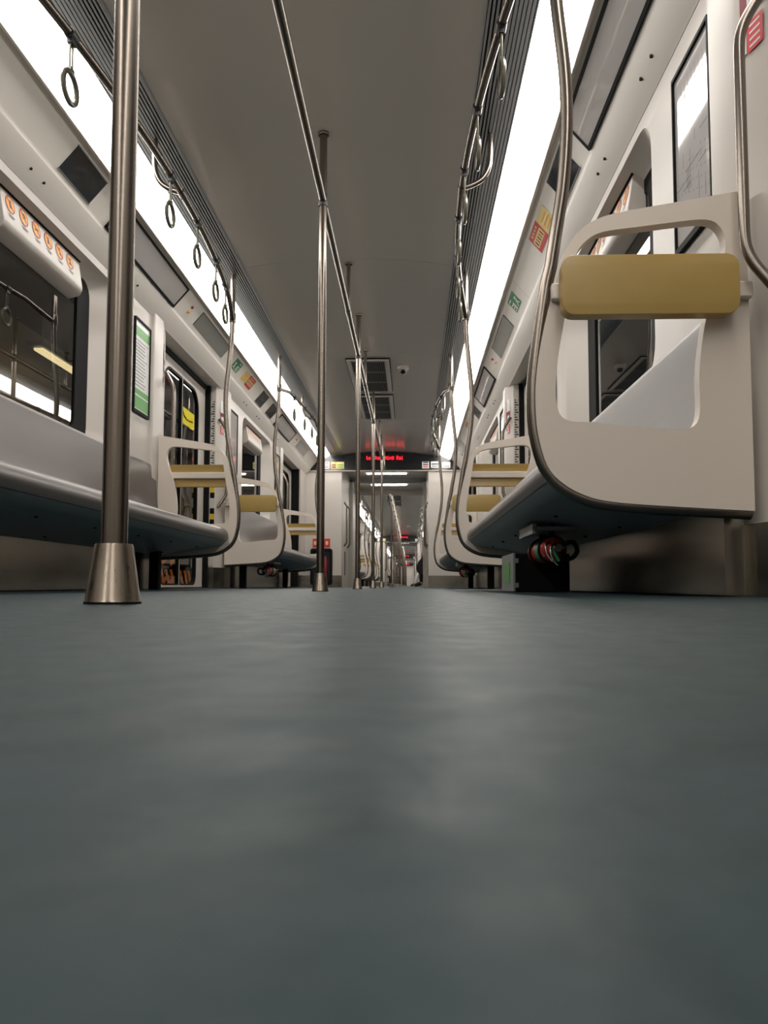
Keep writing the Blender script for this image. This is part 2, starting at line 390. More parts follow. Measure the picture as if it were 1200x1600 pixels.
# ------------------------------------------------------------------ seats
def bench(s, ym, label, legs, group=None, L=1.505):
    t = thing('bench_seat', label, 'seat', (s*1.05, ym, 0), group)
    pan = [(.80, .318), (.789, .335), (.787, .352), (.79, .368), (.80, .388), (.818, .402), (.845, .406), (.92, .400), (1.02, .392), (1.12, .392), (1.18, .402), (1.225, .43), (1.25, .40), (1.25, .33), (.86, .315)]
    b = MB(); b.prism(pan, ym-L, ym+L, BENCH, s); b.build('seat_pan', t, smooth=50)
    bk = [(1.225, .43), (1.245, .47), (1.26, .53), (1.268, .60), (1.277, .72), (1.283, .80), (1.287, .815), (1.292, .82), (1.298, .815), (1.298, .40), (1.25, .40)]
    MB().prism(bk, ym-L, ym+L, BENCH, s).build('backrest', t, smooth=50)
    un = [(.802, .316), (.83, .293), (.86, .284), (1.0, .262), (1.26, .216), (1.26, .33), (.9, .325)]
    b = MB(); b.prism(un, ym-L+.005, ym+L-.005, UNDER, s)
    for k in range(6):
        for u, z in ((.93, .272), (1.15, .234)): b.lathe((s*u, ym-1.3+.52*k, z-.004), [(.007, 0), (.007, .006)], DARK, 8)
    b.build('underside_tray', t)
    MB().box(s*1.222, s*1.275, ym-1.50, ym+1.50, 0.004, .232, KICK).build('kick_plate', t)
    for l in legs:
        b = MB(); b.box(s*1.135, s*1.195, ym+l-.03, ym+l+.03, .0, .245, RUBBER); b.build('leg', t, bevel=.004)
    return t
OUT = [(1.266, .215), (1.266, 1.028)]
ARC = [(1.266, 1.028), (1.10, 1.0), (.95, .974), (.89, .956), (.845, .925), (.81, .875), (.79, .81), (.772, .745), (.752, .66), (.738, .58), (.732, .50), (.737, .41), (.76, .325), (.80, .28), (.855, .25), (.92, .235), (1.04, .225), (1.266, .212)]
HOLE = [(.837, .864), (.865, .902), (.908, .924), (1.0, .936), (1.10, .948), (1.165, .952), (1.198, .935), (1.213, .895), (1.203, .835), (1.18, .765), (1.161, .704), (1.147, .63), (1.139, .55), (1.139, .475), (1.13, .432), (1.10, .416), (1.05, .417), (.96, .426), (.873, .435), (.82, .438), (.793, .455), (.783, .50), (.787, .58), (.80, .66), (.815, .74), (.826, .81)]
POLE = [(.786, 2.15), (.786, 2.0), (.786, 1.84), (.790, 1.68), (.804, 1.52), (.820, 1.36), (.823, 1.22), (.812, 1.06), (.79, .92), (.758, .72), (.738, .58), (.732, .50), (.737, .41), (.76, .325), (.80, .28), (.855, .25), (.92, .235), (1.04, .225), (1.266, .212)]
def end_panel(s, y, e, label, group=None):
    """partition at the end of a bench; the door lies towards e (+1 = further away)"""
    t = thing('seat_end_panel', label, 'partition', (s*1.0, y, .2), group)
    arc = spline(ARC, 4)
    outer = arc
    fn = lambda a, z, d: (s*a, y+d, z)
    MB().plate([outer, spline(HOLE, 3, True)], fn, .036, PANEL).build('side_panel', t, bevel=.006, smooth=50)
    P = spline([(s*a, y, z) for a, z in POLE], 5)
    MB().tube([(p[0]-s*.004 if p[2] < .8 else p[0], p[1], p[2]-(.004 if p[2] < .3 else 0)) for p in P], .0165, STEEL, 16).build('curved_pole', t)
    MB().lathe((s*.786, y, 1.80), [(.022, 0), (.023, .004), (.023, .06), (.022, .064)], STEEL, 20).build('pole_collar', t)
    MB().lathe((s*.786, y, 2.142), [(.028, 0), (.028, .01)], STEEL, 20).build('pole_flange', t)
    yb = y+e*.030
    b = MB(); b.box(s*.772, s*1.268, yb-.012, yb+.012, .742, .784, PANEL); rb = b.build('rest_bracket', t, bevel=.005)
    yc = y+e*.058
    fn = lambda a, z, d: (s*(a), yc+d+e*.010*(1-abs(z-.762)/.08), z)
    MB().plate([[(p[0], p[1]) for p in rrect(.790, 1.218, .688, .838, .03)]], fn, .040, TAN).build('padded_rest', rb, bevel=.012, smooth=60)
    return t

# ------------------------------------------------------------------ strap rails and straps
def rail_u(dy): return .655+.0535*dy*dy
def strap_rail(s, ym, label, group=None):
    t = thing('strap_rail', label, 'rail', (s*.7, ym, 1.8), group)
    P = []
    for k in range(31):
        dy = -1.56+3.12*k/30; a = abs(dy)
        P.append((s*min(rail_u(dy), .786), ym+dy, 1.865-max(0, a-1.25)*.16))
    MB().tube(P, .0155, STEEL, 14).build('rail', t)
    B = [(.788, 0, 2.15), (.788, 0, 2.04), (.782, 0, 1.97), (.755, 0, 1.915), (.71, 0, 1.885), (.66, 0, 1.868)]
    B = [(s*a, ym-.03+b_, c_) for a, b_, c_ in spline(B, 5)]
    MB().tube(B, .0125, STEEL, 12).lathe((s*.788, ym-.03, 2.14), [(.022, 0), (.022, .008)], STEEL, 16).build('ceiling_bracket', t)
    MB().tube([(s*rail_u(0), ym-.06, 1.865), (s*rail_u(0), ym, 1.865)], .0185, STEEL, 14).build('collar', t)
    return t
def strap(s, loc, label, group=None):
    x, y, z = loc
    t = thing('hanging_strap', label, 'strap', loc, group)
    MB().tube([(x, y-.022, z), (x, y+.022, z)], .0195, SLEEVE, 14).box(x-.009, x+.009, y-.016, y+.016, z-.034, z-.012, SLEEVE).build('rail_sleeve', t)
    b = MB()
    for d in (-.0095, .0095): b.box(x-.0035, x+.0035, y+d-.0028, y+d+.0028, z-.120, z-.03, STRAP)
    b.box(x-.008, x+.008, y-.014, y+.014, z-.132, z-.116, STRAP)
    lk = b.build('link', t, bevel=.002)
    MB().ring((x, y, z-.183), .051, .0092, STRAP, 'X').build('ring_handle', lk)
    return t

# ------------------------------------------------------------------ centre poles and rail
def centre_pole(y, label, group=None):
    t = thing('floor_pole', label, 'pole', (0, y, 0), group)
    MB().lathe((0, y, 0), [(.0182, .07), (.0182, 2.19)], STEEL, 36).build('pole', t)
    MB().lathe((0, y, 0), [(.0385, .0035), (.0375, .006), (.0262, .082), (.0255, .0845), (.019, .0845)], CONE, 40).build('base_cone', t)
    MB().lathe((0, y, 0), [(.0390, .0002), (.0390, .0035)], RUBBER, 40).build('base_gasket', t)
    MB().lathe((0, y, 2.187), [(.026, 0), (.027, .003), (.027, .012)], STEEL, 28).build('ceiling_flange', t)
    MB().lathe((0, y, 1.835), [(.0225, 0), (.0235, .004), (.0235, .056), (.0225, .06)], SLEEVE, 28).build('rail_collar', t)
    return t
def centre_rail(y0, y1, drops, label, group=None):
    t = thing('centre_grab_rail', label, 'rail', (0, (y0+y1)/2, 1.865), group)
    MB().tube([(0, y0, 1.865), (0, (y0+y1)/2, 1.865), (0, y1, 1.865)], .0175, STEEL, 20).build('rail', t)
    for d in drops:
        MB().lathe((0, d, 1.865), [(.0135, 0), (.0135, .325)], STEEL, 20).lathe((0, d, 2.186), [(.024, 0), (.025, .01)], STEEL, 20).build('ceiling_drop', t)
        MB().tube([(0, d-.045, 1.865), (0, d+.045, 1.865)], .0205, STEEL, 20).build('joint_sleeve', t)
    return t

# ------------------------------------------------------------------ things on the sloping cove
CU0, CZ0, CU1, CZ1 = 1.09, 2.038, 1.195, 1.917
NX, NZ = -(CZ0-CZ1), -(CU1-CU0); nl = math.hypot(NX, NZ); NX /= nl; NZ /= nl
def cove_fn(s, yc):
    """v = 0 at the cove's lower edge, 1 at its top edge; d = height above it"""
    def fn(y, v, d): return (s*(CU1+(CU0-CU1)*v+NX*d), yc+y, CZ1+(CZ0-CZ1)*v+NZ*d)
    return fn
def rect_on(b, fn, y0, y1, v0, v1, m_, d): b.add([fn(y0, v0, d), fn(y1, v0, d), fn(y1, v1, d), fn(y0, v1, d)], [(0, 1, 2, 3)], m_)
def slab_on(b, fn, y0, y1, v0, v1, m_, d0, d1):
    b.add([fn(y, v, d) for d in (d0, d1) for y, v in ((y0, v0), (y1, v0), (y1, v1), (y0, v1))], [(0, 1, 2, 3), (4, 5, 6, 7), (0, 1, 5, 4), (1, 2, 6, 5), (2, 3, 7, 6), (3, 0, 4, 7)], m_)
def cove_display(s, y0, y1, label, group=None):
    fn = cove_fn(s, 0); yc = (y0+y1)/2
    t = thing('framed_display', label, 'display', fn(yc, .5, 0), group)
    b = MB(); slab_on(b, fn, y0+.012, y1-.012, .04, .94, SCREEN, -.002, .006); b.build('screen', t)
    b = MB()
    for a, c_, v0, v1 in ((y0, y1, -.03, .06), (y0, y1, .92, 1.0), (y0, y0+.014, -.03, 1.0), (y1-.014, y1, -.03, 1.0)): slab_on(b, fn, a, c_, v0, v1, RUBBER, -.002, .010)
    b.build('frame', t); return t
def cove_screen(s, y0, y1, label, group=None):
    fn = cove_fn(s, 0)
    t = thing('small_screen', label, 'screen', fn((y0+y1)/2, .5, 0), group)
    b = MB(); slab_on(b, fn, y0, y1, .08, .93, DSCREEN, -.002, .003); b.build('screen', t)
    b = MB()
    for a, c_, v0, v1 in ((y0-.004, y1+.004, .05, .08), (y0-.004, y1+.004, .93, .96)): slab_on(b, fn, a, c_, v0, v1, TRIMG, -.002, .004)
    b.build('bezel', t); return t
def led_window(s, y0, y1, label, group=None):
    fn = cove_fn(s, 0)
    t = thing('door_indicator_panel', label, 'display', fn((y0+y1)/2, .5, 0), group)
    b = MB(); slab_on(b, fn, y0, y1, .16, .88, LCD, -.002, .002); b.build('window', t)
    b = MB(); slab_on(b, fn, y0, y1, .885, .91, RUBBER, -.002, .003); slab_on(b, fn, y0-.006, y0-.001, .16, .9, RUBBER, -.002, .003); b.build('edge', t); return t
def lamp_dots(s, y, label, group=None):
    fn = cove_fn(s, y)
    t = thing('door_warning_lamp', label, 'indicator lamp', fn(0, .5, 0), group)
    for v, m_ in ((.62, MAROON), (.36, ORANGE)):
        b = MB(); n = 12; c = Vector(fn(0, v, .002)); d = Vector(fn(0, v, .012))-c; b.tube([c-d*.3, c+d*.6, c+d*1.1], .011, m_, 12, rs=[.011, .010, .006]); b.build('lens', t)
    return t
def exit_sign(s, y, label, group=None):
    fn = cove_fn(s, y)
    t = thing('exit_sticker', label, 'sticker', fn(0, .5, 0), group)
    b = MB(); rect_on(b, fn, -.11, .11, .25, .88, GREEN, .001); b.build('backing', t, smooth=0)
    b = MB()
    def poly(p, m_=PAPER): b.add([fn(x, v, .0018) for x, v in p], [tuple(range(len(p)))], m_)
    poly([(-.085, .62), (-.06, .70), (-.035, .62), (-.06, .56)]); poly([(-.075, .55), (-.045, .55), (-.03, .42), (-.055, .40)]); poly([(-.055, .42), (-.03, .42), (0, .32), (-.02, .30)]); poly([(-.055, .42), (-.075, .30), (-.095, .30), (-.07, .43)])
    poly([(.03, .80), (.09, .80), (.09, .74), (.03, .74)]); poly([(.02, .62), (.05, .62), (.05, .30), (.02, .30)]); poly([(.06, .62), (.095, .62), (.095, .56), (.06, .56)]); poly([(.06, .48), (.095, .48), (.095, .42), (.06, .42)]); poly([(.06, .36), (.095, .36), (.095, .30), (.06, .30)])
    b.build('symbols', t, smooth=0); return t
def seat_notice(s, y, label, flip=1, group=None):
    fn = cove_fn(s, y)
    t = thing('priority_notice', label, 'sticker', fn(0, .5, 0), group)
    b = MB(); rect_on(b, fn, -.21*flip, -.02*flip, .24, .86, YEL, .001); rect_on(b, fn, -.02*flip, .21*flip, .2, .9, RED, .0011); rect_on(b, fn, .0*flip, .19*flip, .36, .66, YEL, .0016); b.build('backing', t, smooth=0)
    b = MB()
    for k in range(5): rect_on(b, fn, (.02+.034*k)*flip, (.036+.034*k)*flip, .40, .60, RED if k % 2 else INK, .002)
    for k in range(3): rect_on(b, fn, -.18*flip, -.06*flip, .34+.14*k, .38+.14*k, ORANGE, .002)
    for k in range(4): rect_on(b, fn, (.02+.04*k)*flip, (.045+.04*k)*flip, .74, .82, YEL, .002)
    b.build('print', t, smooth=0); return t
def pillar_stickers(s, yd, e, label, group=None):
    """maroon and red notices on the chamfer beside the door"""
    t = thing('door_notice', label, 'sticker', (s*1.30, yd+e*.81, 1.45), group)
    def fn(q, z, d):      # q 0..1 across the chamfer
        u = 1.28+.038*q; y = 2.476-(1.575+.16*q)
        return (s*(u-.004-d), yd+e*y, z)
    R = lambda b, a, c_, z0, z1, m_, d=.0: b.add([fn(a, z0, d), fn(c_, z0, d), fn(c_, z1, d), fn(a, z1, d)], [(0, 1, 2, 3)], m_)
    b = MB(); R(b, .15, .72, 1.50, 1.70, PAPER); R(b, .15, .72, 1.50, 1.59, MAROON, .0006); R(b, .15, .22, 1.50, 1.70, MAROON, .0008); R(b, .32, .62, 1.52, 1.555, PAPER, .001); b.build('tall_sticker', t, smooth=0)
    b = MB(); R(b, .10, .28, 1.40, 1.475, PAPER); R(b, .14, .24, 1.42, 1.46, INK, .0004); R(b, .30, .66, 1.395, 1.475, RED, .0004)
    for k in range(4): R(b, .36, .60, 1.405+.018*k, 1.411+.018*k, PAPER, .0008)
    b.build('low_sticker', t, smooth=0); return t
def jamb_ruler(s, yd, e, label, group=None):
    """thin column of dark lettering and a black-yellow block on the face beside the door leaf"""
    t = thing('jamb_marking', label, 'marking', (s*1.37, yd+e*.716, 1.3), group)
    y = yd+e*.7155
    b = MB()
    x0, x1 = 1.352, 1.368; y = yd+e*.7075
    R = lambda u0_, u1_, z0, z1, m_, d=0: b.add([(s*u, y-e*d, z) for u, z in ((u0_, z0), (u1_, z0), (u1_, z1), (u0_, z1))], [(0, 1, 2, 3)], m_)
    R(1.325, 1.372, .20, 1.76, WHITE)
    for k in range(34):
        z = 1.66-.022*k
        if z > .95: R(1.335, 1.335+.012+.010*((k*7) % 3), z, z+.012, INK, .001)
    for z, m_ in ((.90, RUBBER), (.85, YELLOW_M), (.80, RUBBER), (.66, RUBBER), (.61, YELLOW_M), (.56, RUBBER)): R(1.325, 1.365, z, z+.05, m_, .001)
    b.build('lettering', t, smooth=0); return t
EXRED = mat('extinguisher_red', (150, 24, 30), .35)
YELLOW_M = mat('marking_yellow', (214, 178, 40), .5)

# ------------------------------------------------------------------ LED header, bulkhead, gangway
FONT = {'t': ['01000', '01000', '11100', '01000', '01000', '01001', '00110'], 'o': ['00000', '00000', '01110', '10001', '10001', '10001', '01110'],
        'C': ['01110', '10001', '10000', '10000', '10000', '10001', '01110'], 'h': ['10000', '10000', '10110', '11001', '10001', '10001', '10001'],
        'n': ['00000', '00000', '10110', '11001', '10001', '10001', '10001'], 'g': ['00000', '01111', '10001', '10001', '01111', '00001', '01110'],
        'q': ['00000', '01101', '10011', '10001', '01111', '00001', '00001'], 'i': ['00100', '00000', '01100', '00100', '00100', '00100', '01110'],
        'R': ['11110', '10001', '10001', '11110', '10100', '10010', '10001'], 'a': ['00000', '00000', '01110', '00001', '01111', '10001', '01111'], ' ': ['00000']*7}
def header(y, label, group=None, text='to Chongqing Rai'):
    t = thing('display_header', label, 'LED sign', (0, y, 1.88), group)
    top = [(u, ceil_z(u)-.012) for u in [(.69-1.38*i/14) for i in range(15)]]
    prof = [(1.30, 1.88), (1.30, 1.90), (1.20, 2.00), (1.05, 2.045), (.88, 2.115)]+top+[(-.88, 2.115), (-1.05, 2.045), (-1.20, 2.00), (-1.30, 1.90), (-1.30, 1.88)]
    b = MB(); b.prism(prof, y-.03, y+.05, HEADER); b.build('fascia', t)
    MB().box(-1.29, 1.29, y-.034, y+.05, 1.870, 1.882, WHITE).build('lower_trim', t)
    b = MB(); n = len(text)*6; px = .60/n; x0 = -.30; pz = .0088; z0 = 2.055
    for ci_, ch in enumerate(text):
        for r, row in enumerate(FONT[ch]):
            for cc, on in enumerate(row):
                if on == '1':
                    x = x0+(ci_*6+cc)*px; z = z0+(6-r)*pz; b.box(x, x+px*.95, y-.036, y-.031, z, z+pz*.86, LED)
        if ch == ' ' or ci_ == len(text)-1: b.build('led_word', t, smooth=0); b = MB()
    def st(nm, x0_, x1_, z0_, z1_, cols):
        b = MB(); b.box(x0_, x1_, y-.034, y-.031, z0_, z1_, cols[0])
        for k, m_ in enumerate(cols[1:]): b.box(x0_+.012, x1_-.012, y-.036, y-.034, z0_+.015+.035*k, z0_+.035+.035*k, m_)
        return b.build(nm, t, smooth=0)
    st('white_sticker', -.99, -.90, 1.91, 2.02, [PAPER, RED, GREYINK, RED]); st('orange_sticker', -.87, -.78, 1.91, 2.02, [mat('sticker_orange', (226, 170, 100), .4), INK, INK]); st('yellow_sticker', -.78, -.66, 1.91, 2.02, [YEL, LGREEN, LGREEN])
    st('red_sticker', .60, .71, 1.91, 2.02, [PAPER, RED, INK, INK]); st('white_sticker', .74, .89, 1.92, 2.02, [PAPER, GREYINK, INK]); st('white_sticker', .92, 1.05, 1.92, 2.01, [PAPER, GREYINK])
    return t
def bulkhead(y, thick, e):
    """end wall of a car at y with its opening"""
    b = MB()
    for s in (1, -1):
        b.box(s*.70, s*1.45, y, y+thick, .19, 1.9, WHITE); b.box(s*.697, s*1.45, y-.003, y+thick+.003, 0, .19, KICK)
    b.box(-1.45, 1.45, y+.05, y+thick, 1.88, 2.3, WHITE)
    return struct(b.build('wall_front'))
def end_wall(s, y0, y1):
    b = MB(); b.box(s*1.28, s*1.45, y0, y1, .185, TZ+.06, WHITE); b.box(s*1.277, s*1.45, y0-.002, y1, 0, .185, KICK); b.box(s*1.30, s*1.44, y0-.045, y0, 0, TZ, RUBBER)
    return struct(b.build('wall_'+SIDE[s]))
def gangway(y0, y1, k):
    b = MB()
    for s in (1, -1):
        b.box(s*.70, s*.74, y0, y1, 0, 2.0, WHITE)
        b.box(s*.696, s*.70, y0+.5, y0+.62, .2, .6, RUBBER)
        b.box(s*.64, s*.70, (y0+y1)/2-.1, (y0+y1)/2+.1, 0, 1.95, WHITE)
    struct(b.build('wall_gangway'))
    b = MB(); b.box(-.74, .74, y0, y1, 1.98, 2.0, CEIL); b.box(-.70, .70, (y0+y1)/2-.1, (y0+y1)/2+.1, 1.92, 1.98, TRIMG); struct(b.build('ceiling'))
    grp = None if k == 0 else 'gangway lights in the far cars'
    for q, yy in enumerate((y0+.75, y1-.95)):
        t = thing('gangway_light', ('%s white light bar across the gangway ceiling' % ('nearer' if q == 0 else 'further')) if k == 0 else 'white light bar across a far gangway ceiling', 'light', (0, yy, 1.97), grp)
        MB().box(-.34, .34, yy-.03, yy+.03, 1.950, 1.972, LAMP).build('tube_cover', t)
        MB().box(-.38, .38, yy-.05, yy+.05, 1.970, 1.981, WHITE).build('base', t)
    for s in (1, -1):
        for q, yy in enumerate((y0+.35, y0+1.0)):
            o = MB(); P = [(.70, yy, 1.42), (.66, yy, 1.36), (.655, yy, 1.30), (.655, yy, .80), (.66, yy, .74), (.70, yy, .68)]
            o.tube([(s*a, b_, c_) for a, b_, c_ in spline(P, 4)], .013, STEEL, 10)
            tag(o.build('grab_bar', origin=(s*.68, yy, .68)), ('%s bent steel grab bar on the %s wall of the first gangway' % (('nearer', 'further')[q], SIDE[s])) if k == 0 else 'bent grab bar in a far gangway', 'grab bar', None if k == 0 else 'far gangway grab bars')

# ================================================================== assemble
PROT = {}
def get(key, fn, *a): 
    if key not in PROT: PROT[key] = fn(*a); return PROT[key], True
    return PROT[key], False
for ci, c in enumerate(CARS):
    for s in (1, -1):
        for m_ in c['mids']+([-1.404] if ci == 0 else []):
            k = ('bay', s)
            if k not in PROT: PROT[k] = wall_bay(s, m_)
            else: wall_bay(s, m_, PROT[k])
            k = ('win', s)
            if k not in PROT: PROT[k] = window(s, m_)
            else: window(s, m_, PROT[k])
        for d in c['doors']:
            k = ('door', s)
            if k not in PROT: PROT[k] = door(s, d)
            else: door(s, d, PROT[k])
        end_wall(s, c['doors'][-1]+.72, c['y1']+.02)
        if ci: end_wall(s, c['y0']-.02, c['doors'][0]-.72)
# walls outside the shell keep stray light out
struct(MB().box(-1.5, 1.5, -4.66, -4.6, 0, 2.3, WHITE).build('wall_back'))
struct(MB().box(-1.5, 1.5, 73.40, 73.5, 0, 2.3, WHITE).build('wall_front'))

WHERE = {3.548: 'nearest', 8.5: 'second'}
# --- benches and panels in the first car
for s in (1, -1):
    b1 = bench(s, 3.548-.055, 'long satin grey metal bench on the %s nearest the camera' % SIDE[s], [1.22] if s < 0 else [], None, 1.535)
    b2 = bench(s, 8.43, 'grey metal bench on the %s just before the end of the car' % SIDE[s], [-1.22, 1.22])
    PROT['bench', s] = b2
    for q, (y, e, nm) in enumerate(((1.93, -1, 'near end of the nearest %s bench'), (5.05, 1, 'far end of the nearest %s bench'), (6.90, -1, 'near end of the second %s bench'), (9.96, 1, 'far end of the second %s bench'))):
        k = ('panel', s, e); lb = ('white cut-out partition with tan padded rest at the '+nm) % SIDE[s]
        if k not in PROT: PROT[k] = end_panel(s, y, e, lb)
        else: dup(PROT[k], (s*1.0, y, .2), lb)
    for q, ym in enumerate((3.49, 8.43)):
        lb = 'arched steel strap rail above the %s %s bench' % (('nearest', 'second')[q], SIDE[s])
        if q == 0: PROT['rail', s] = strap_rail(s, ym, lb)
        else: dup(PROT['rail', s], (s*.7, ym, 1.8), lb)
        for i, dy in enumerate((-1.07, -.63, -.19, .25, .71, 1.08)):
            x = s*rail_u(dy); loc = (x, ym+dy, 1.865)
            lb = 'grey ring strap, %s from the camera on the %s %s strap rail' % (ORD[i], ('nearest', 'second')[q], SIDE[s])
            if ('strap',) not in PROT: PROT['strap',] = strap(s, loc, lb, 'hanging ring straps')
            else: dup(PROT['strap',], loc, lb, 'hanging ring straps')
    # blind boxes, pillar boards
    for q, ym in enumerate((3.548, 8.5)):
        lb = 'white blind box with six orange stickers above the %s %s window' % (('nearest', 'second')[q], SIDE[s])
        if q == 0: PROT['blind', s] = blind_box(s, ym, lb)
        else: dup(PROT['blind', s], (s*1.36, ym-.03, 1.54), lb)
    for q, yd in enumerate((1.072, 6.024, 10.976)):
        for e in (1, -1):
            if q == 0 and e < 0: continue
            if q == 2 and e > 0: continue
            nm = ('nearest', 'middle', 'far')[q]; wh = {1: 'beyond', -1: 'this side of'}[e]
            lb = 'bent steel grab bar just %s the %s %s door' % (wh, nm, SIDE[s])
            k = ('bar', s, e)
            if k not in PROT: PROT[k] = grab_bar(s, yd, e, lb, 'door grab bars')
            else:
                o = PROT[k].copy(); COL.objects.link(o); o.location = (s*1.27, yd+e*.785, .73); o['label'] = lb
            pillar_stickers(s, yd, e, 'maroon and red notices on the pillar %s the %s %s door' % (wh, nm, SIDE[s]))
            if e > 0: jamb_ruler(s, yd, e, 'vertical dark lettering strip on the far jamb of the %s %s door' % (nm, SIDE[s]))
map_board(1, 3.548, -1, 'glossy framed route map on the right pillar behind the nearest partition', 'map')
map_board(1, 3.548, 1, 'narrow framed route map at the far end of the nearest right window', 'map')
map_board(1, 8.5, -1, 'framed route map on the right pillar before the second window', 'map')
map_board(-1, 3.548, 1, 'white poster with green bands on the left pillar beside the nearest window', 'poster')
map_board(-1, 8.5, -1, 'white framed route map on the left pillar before the second window', 'map')
map_board(-1, 8.5, 1, 'framed route map on the left pillar after the second window', 'map')

# --- cove things, first car
cove_display(1, 2.05, 3.24, 'large black-framed grey display on the right cove nearest the camera')
cove_screen(1, 3.40, 3.72, 'small dark screen on the right cove beyond the nearest display')
seat_notice(1, 4.13, 'cream and red notice on the right cove above the nearest bench', 1)
exit_sign(1, 5.22, 'green exit sticker on the right cove near the bench end')
led_window(1, 5.58, 6.38, 'pale indicator panel above the middle right door')
lamp_dots(1, 6.58, 'pair of small warning lamps on the right cove past the door panel')
cove_display(1, 6.95, 8.05, 'black-framed display on the right cove reflecting red light')
cove_screen(1, 8.35, 8.67, 'small dark screen on the right cove past the red reflecting display')
seat_notice(1, 9.3, 'cream and red notice on the right cove above the second bench', 1)
led_window(1, 10.5, 11.3, 'pale indicator panel above the far right door')
cove_screen(-1, 3.33, 3.66, 'small dark screen on the left cove beside the near pole')
cove_display(-1, 3.88, 5.05, 'black-framed grey display on the left cove above the nearest bench end')
lamp_dots(-1, 5.27, 'pair of small red warning lamps on the left cove before the door panel')
led_window(-1, 5.47, 6.3, 'grey indicator panel above the middle left door')
exit_sign(-1, 6.70, 'green exit sticker on the left cove past the middle door')
seat_notice(-1, 7.18, 'cream and red notice on the left cove next to the green exit sticker', 1)
cove_screen(-1, 7.75, 8.05, 'small dark screen on the left cove, first after the red notice')
cove_screen(-1, 8.3, 8.62, 'small dark screen on the left cove, touching the far framed display')
cove_display(-1, 8.85, 9.98, 'black-framed display on the left cove above the second bench')
lamp_dots(-1, 10.22, 'pair of small warning lamps on the left cove before the far door panel')
led_window(-1, 10.45, 11.25, 'grey indicator panel above the far left door')

# --- centre line
NM = ['nearest', 'second', 'third', 'fourth', 'fifth']
for k in range(5):
    y = D0+2.476*k
    lb = ['nearest steel floor pole with a flared brushed base cone, at left', 'second steel floor pole from the camera, left of centre', 'third steel floor pole from the camera', 'fourth steel floor pole from the camera', 'fifth steel floor pole from the camera, just before the end of the car'][k]
    if k == 0: PROT['pole',] = centre_pole(y, lb, 'steel floor poles')
    else: dup(PROT['pole',], (0, y, 0), lb, 'steel floor poles')
centre_rail(-3.9, 11.95, [0.1, 2.03, 5.04, 6.95, 9.99, 11.93], 'long steel grab rail under the ceiling centre through the near car')

def ceiling_vent(y0, y1, label, group=None):
    t = thing('ceiling_vent', label, 'vent', (0, (y0+y1)/2, 2.19), group)
    MB().box(-.155, .165, y0+.03, y1-.03, 2.178, 2.184, DARK).build('backing', t)
    b = MB(); z0, z1 = 2.170, 2.190
    for i in range(19):
        u = -.15+.31*i/18; b.box(u-.0025, u+.0025, y0+.03, y1-.03, z0, z1, SLAT)
    for i in range(4): yy = y0+.03+(y1-y0-.06)*i/3; b.box(-.155, .165, yy-.01, yy+.01, z0-.001, z1, SLAT)
    b.build('slats', t)
    fn = lambda a, y, d: (a, y, 2.182+d)
    MB().plate([[(-.20, y0), (.21, y0), (.21, y1), (-.20, y1)], [(-.157, y0+.028), (.167, y0+.028), (.167, y1-.028), (-.157, y1-.028)]], fn, .02, CEIL).build('surround', t, bevel=.003)
    fn = lambda a, y, d: (a, y, 2.188+d)
    MB().plate([[(-.208, y0-.008), (.218, y0-.008), (.218, y1+.008), (-.208, y1+.008)], [(-.2, y0), (.21, y0), (.21, y1), (-.2, y1)]], fn, .01, RUBBER).build('shadow_gap', t)
    return t
PROT['vent',] = ceiling_vent(7.2, 8.4, 'black slatted air vent in the ceiling, nearer of two', 'ceiling vents')
dup(PROT['vent',], (0, 9.2, 2.19), 'black slatted air vent in the ceiling, further of two', 'ceiling vents')
def dome(y, label, group=None):
    t = thing('dome_camera', label, 'security camera', (.343, y, 2.18), group)
    MB().lathe((.343, y, 0), [(.055, 2.187), (.058, 2.178), (.056, 2.155), (.044, 2.146)], WHITE, 28).build('housing', t)
    MB().lathe((.343, y, 0), [(.036, 2.147), (.034, 2.130), (.024, 2.117), (.01, 2.111)], HEADER, 24).build('dome', t); return t
PROT['dome',] = dome(7.45, 'small white dome camera on the ceiling right of the vents')

header(12.3, 'black header with red LED words over the end of the near car')
bulkhead(12.3, .12, 1); gangway(12.42, 15.6, 0)
# fire cabinet on the bulkhead, left of the gangway
t = thing('extinguisher_cabinet', 'black-framed glass cabinet low on the end wall left of the gangway', 'cabinet', (-1.02, 12.25, .08))
fn = lambda a, z, d: (a, 12.262+d, z)
MB().plate([rrect(-1.19, -.84, .04, .62, .04), rrect(-1.15, -.88, .08, .58, .03)], fn, .06, RUBBER).build('frame', t, bevel=.008)
MB().box(-1.16, -.87, 12.285, 12.292, .07, .59, DSCREEN).build('back_plate', t)
b = MB(); b.lathe((-.95, 12.27, 0), [(.03, .10), (.035, .12), (.035, .42), (.02, .46), (.012, .50)], MAROON, 18); b.build('red_bottle', t)
b = MB(); b.lathe((-1.05, 12.27, 0), [(.03, .10), (.035, .12), (.035, .42), (.02, .46), (.012, .50)], MAROON, 18); b.build('red_bottle', t)
t = thing('fire_notice', 'red notice with yellow lettering above the glass cabinet', 'sign', (-1.0, 12.295, .65))
MB().box(-1.16, -.88, 12.293, 12.298, .64, .78, RED).build('backing', t)
b = MB()
for k in range(4): b.box(-1.14+.063*k, -1.10+.063*k, 12.290, 12.293, .68, .74, YEL)
b.build('lettering', t, smooth=0)

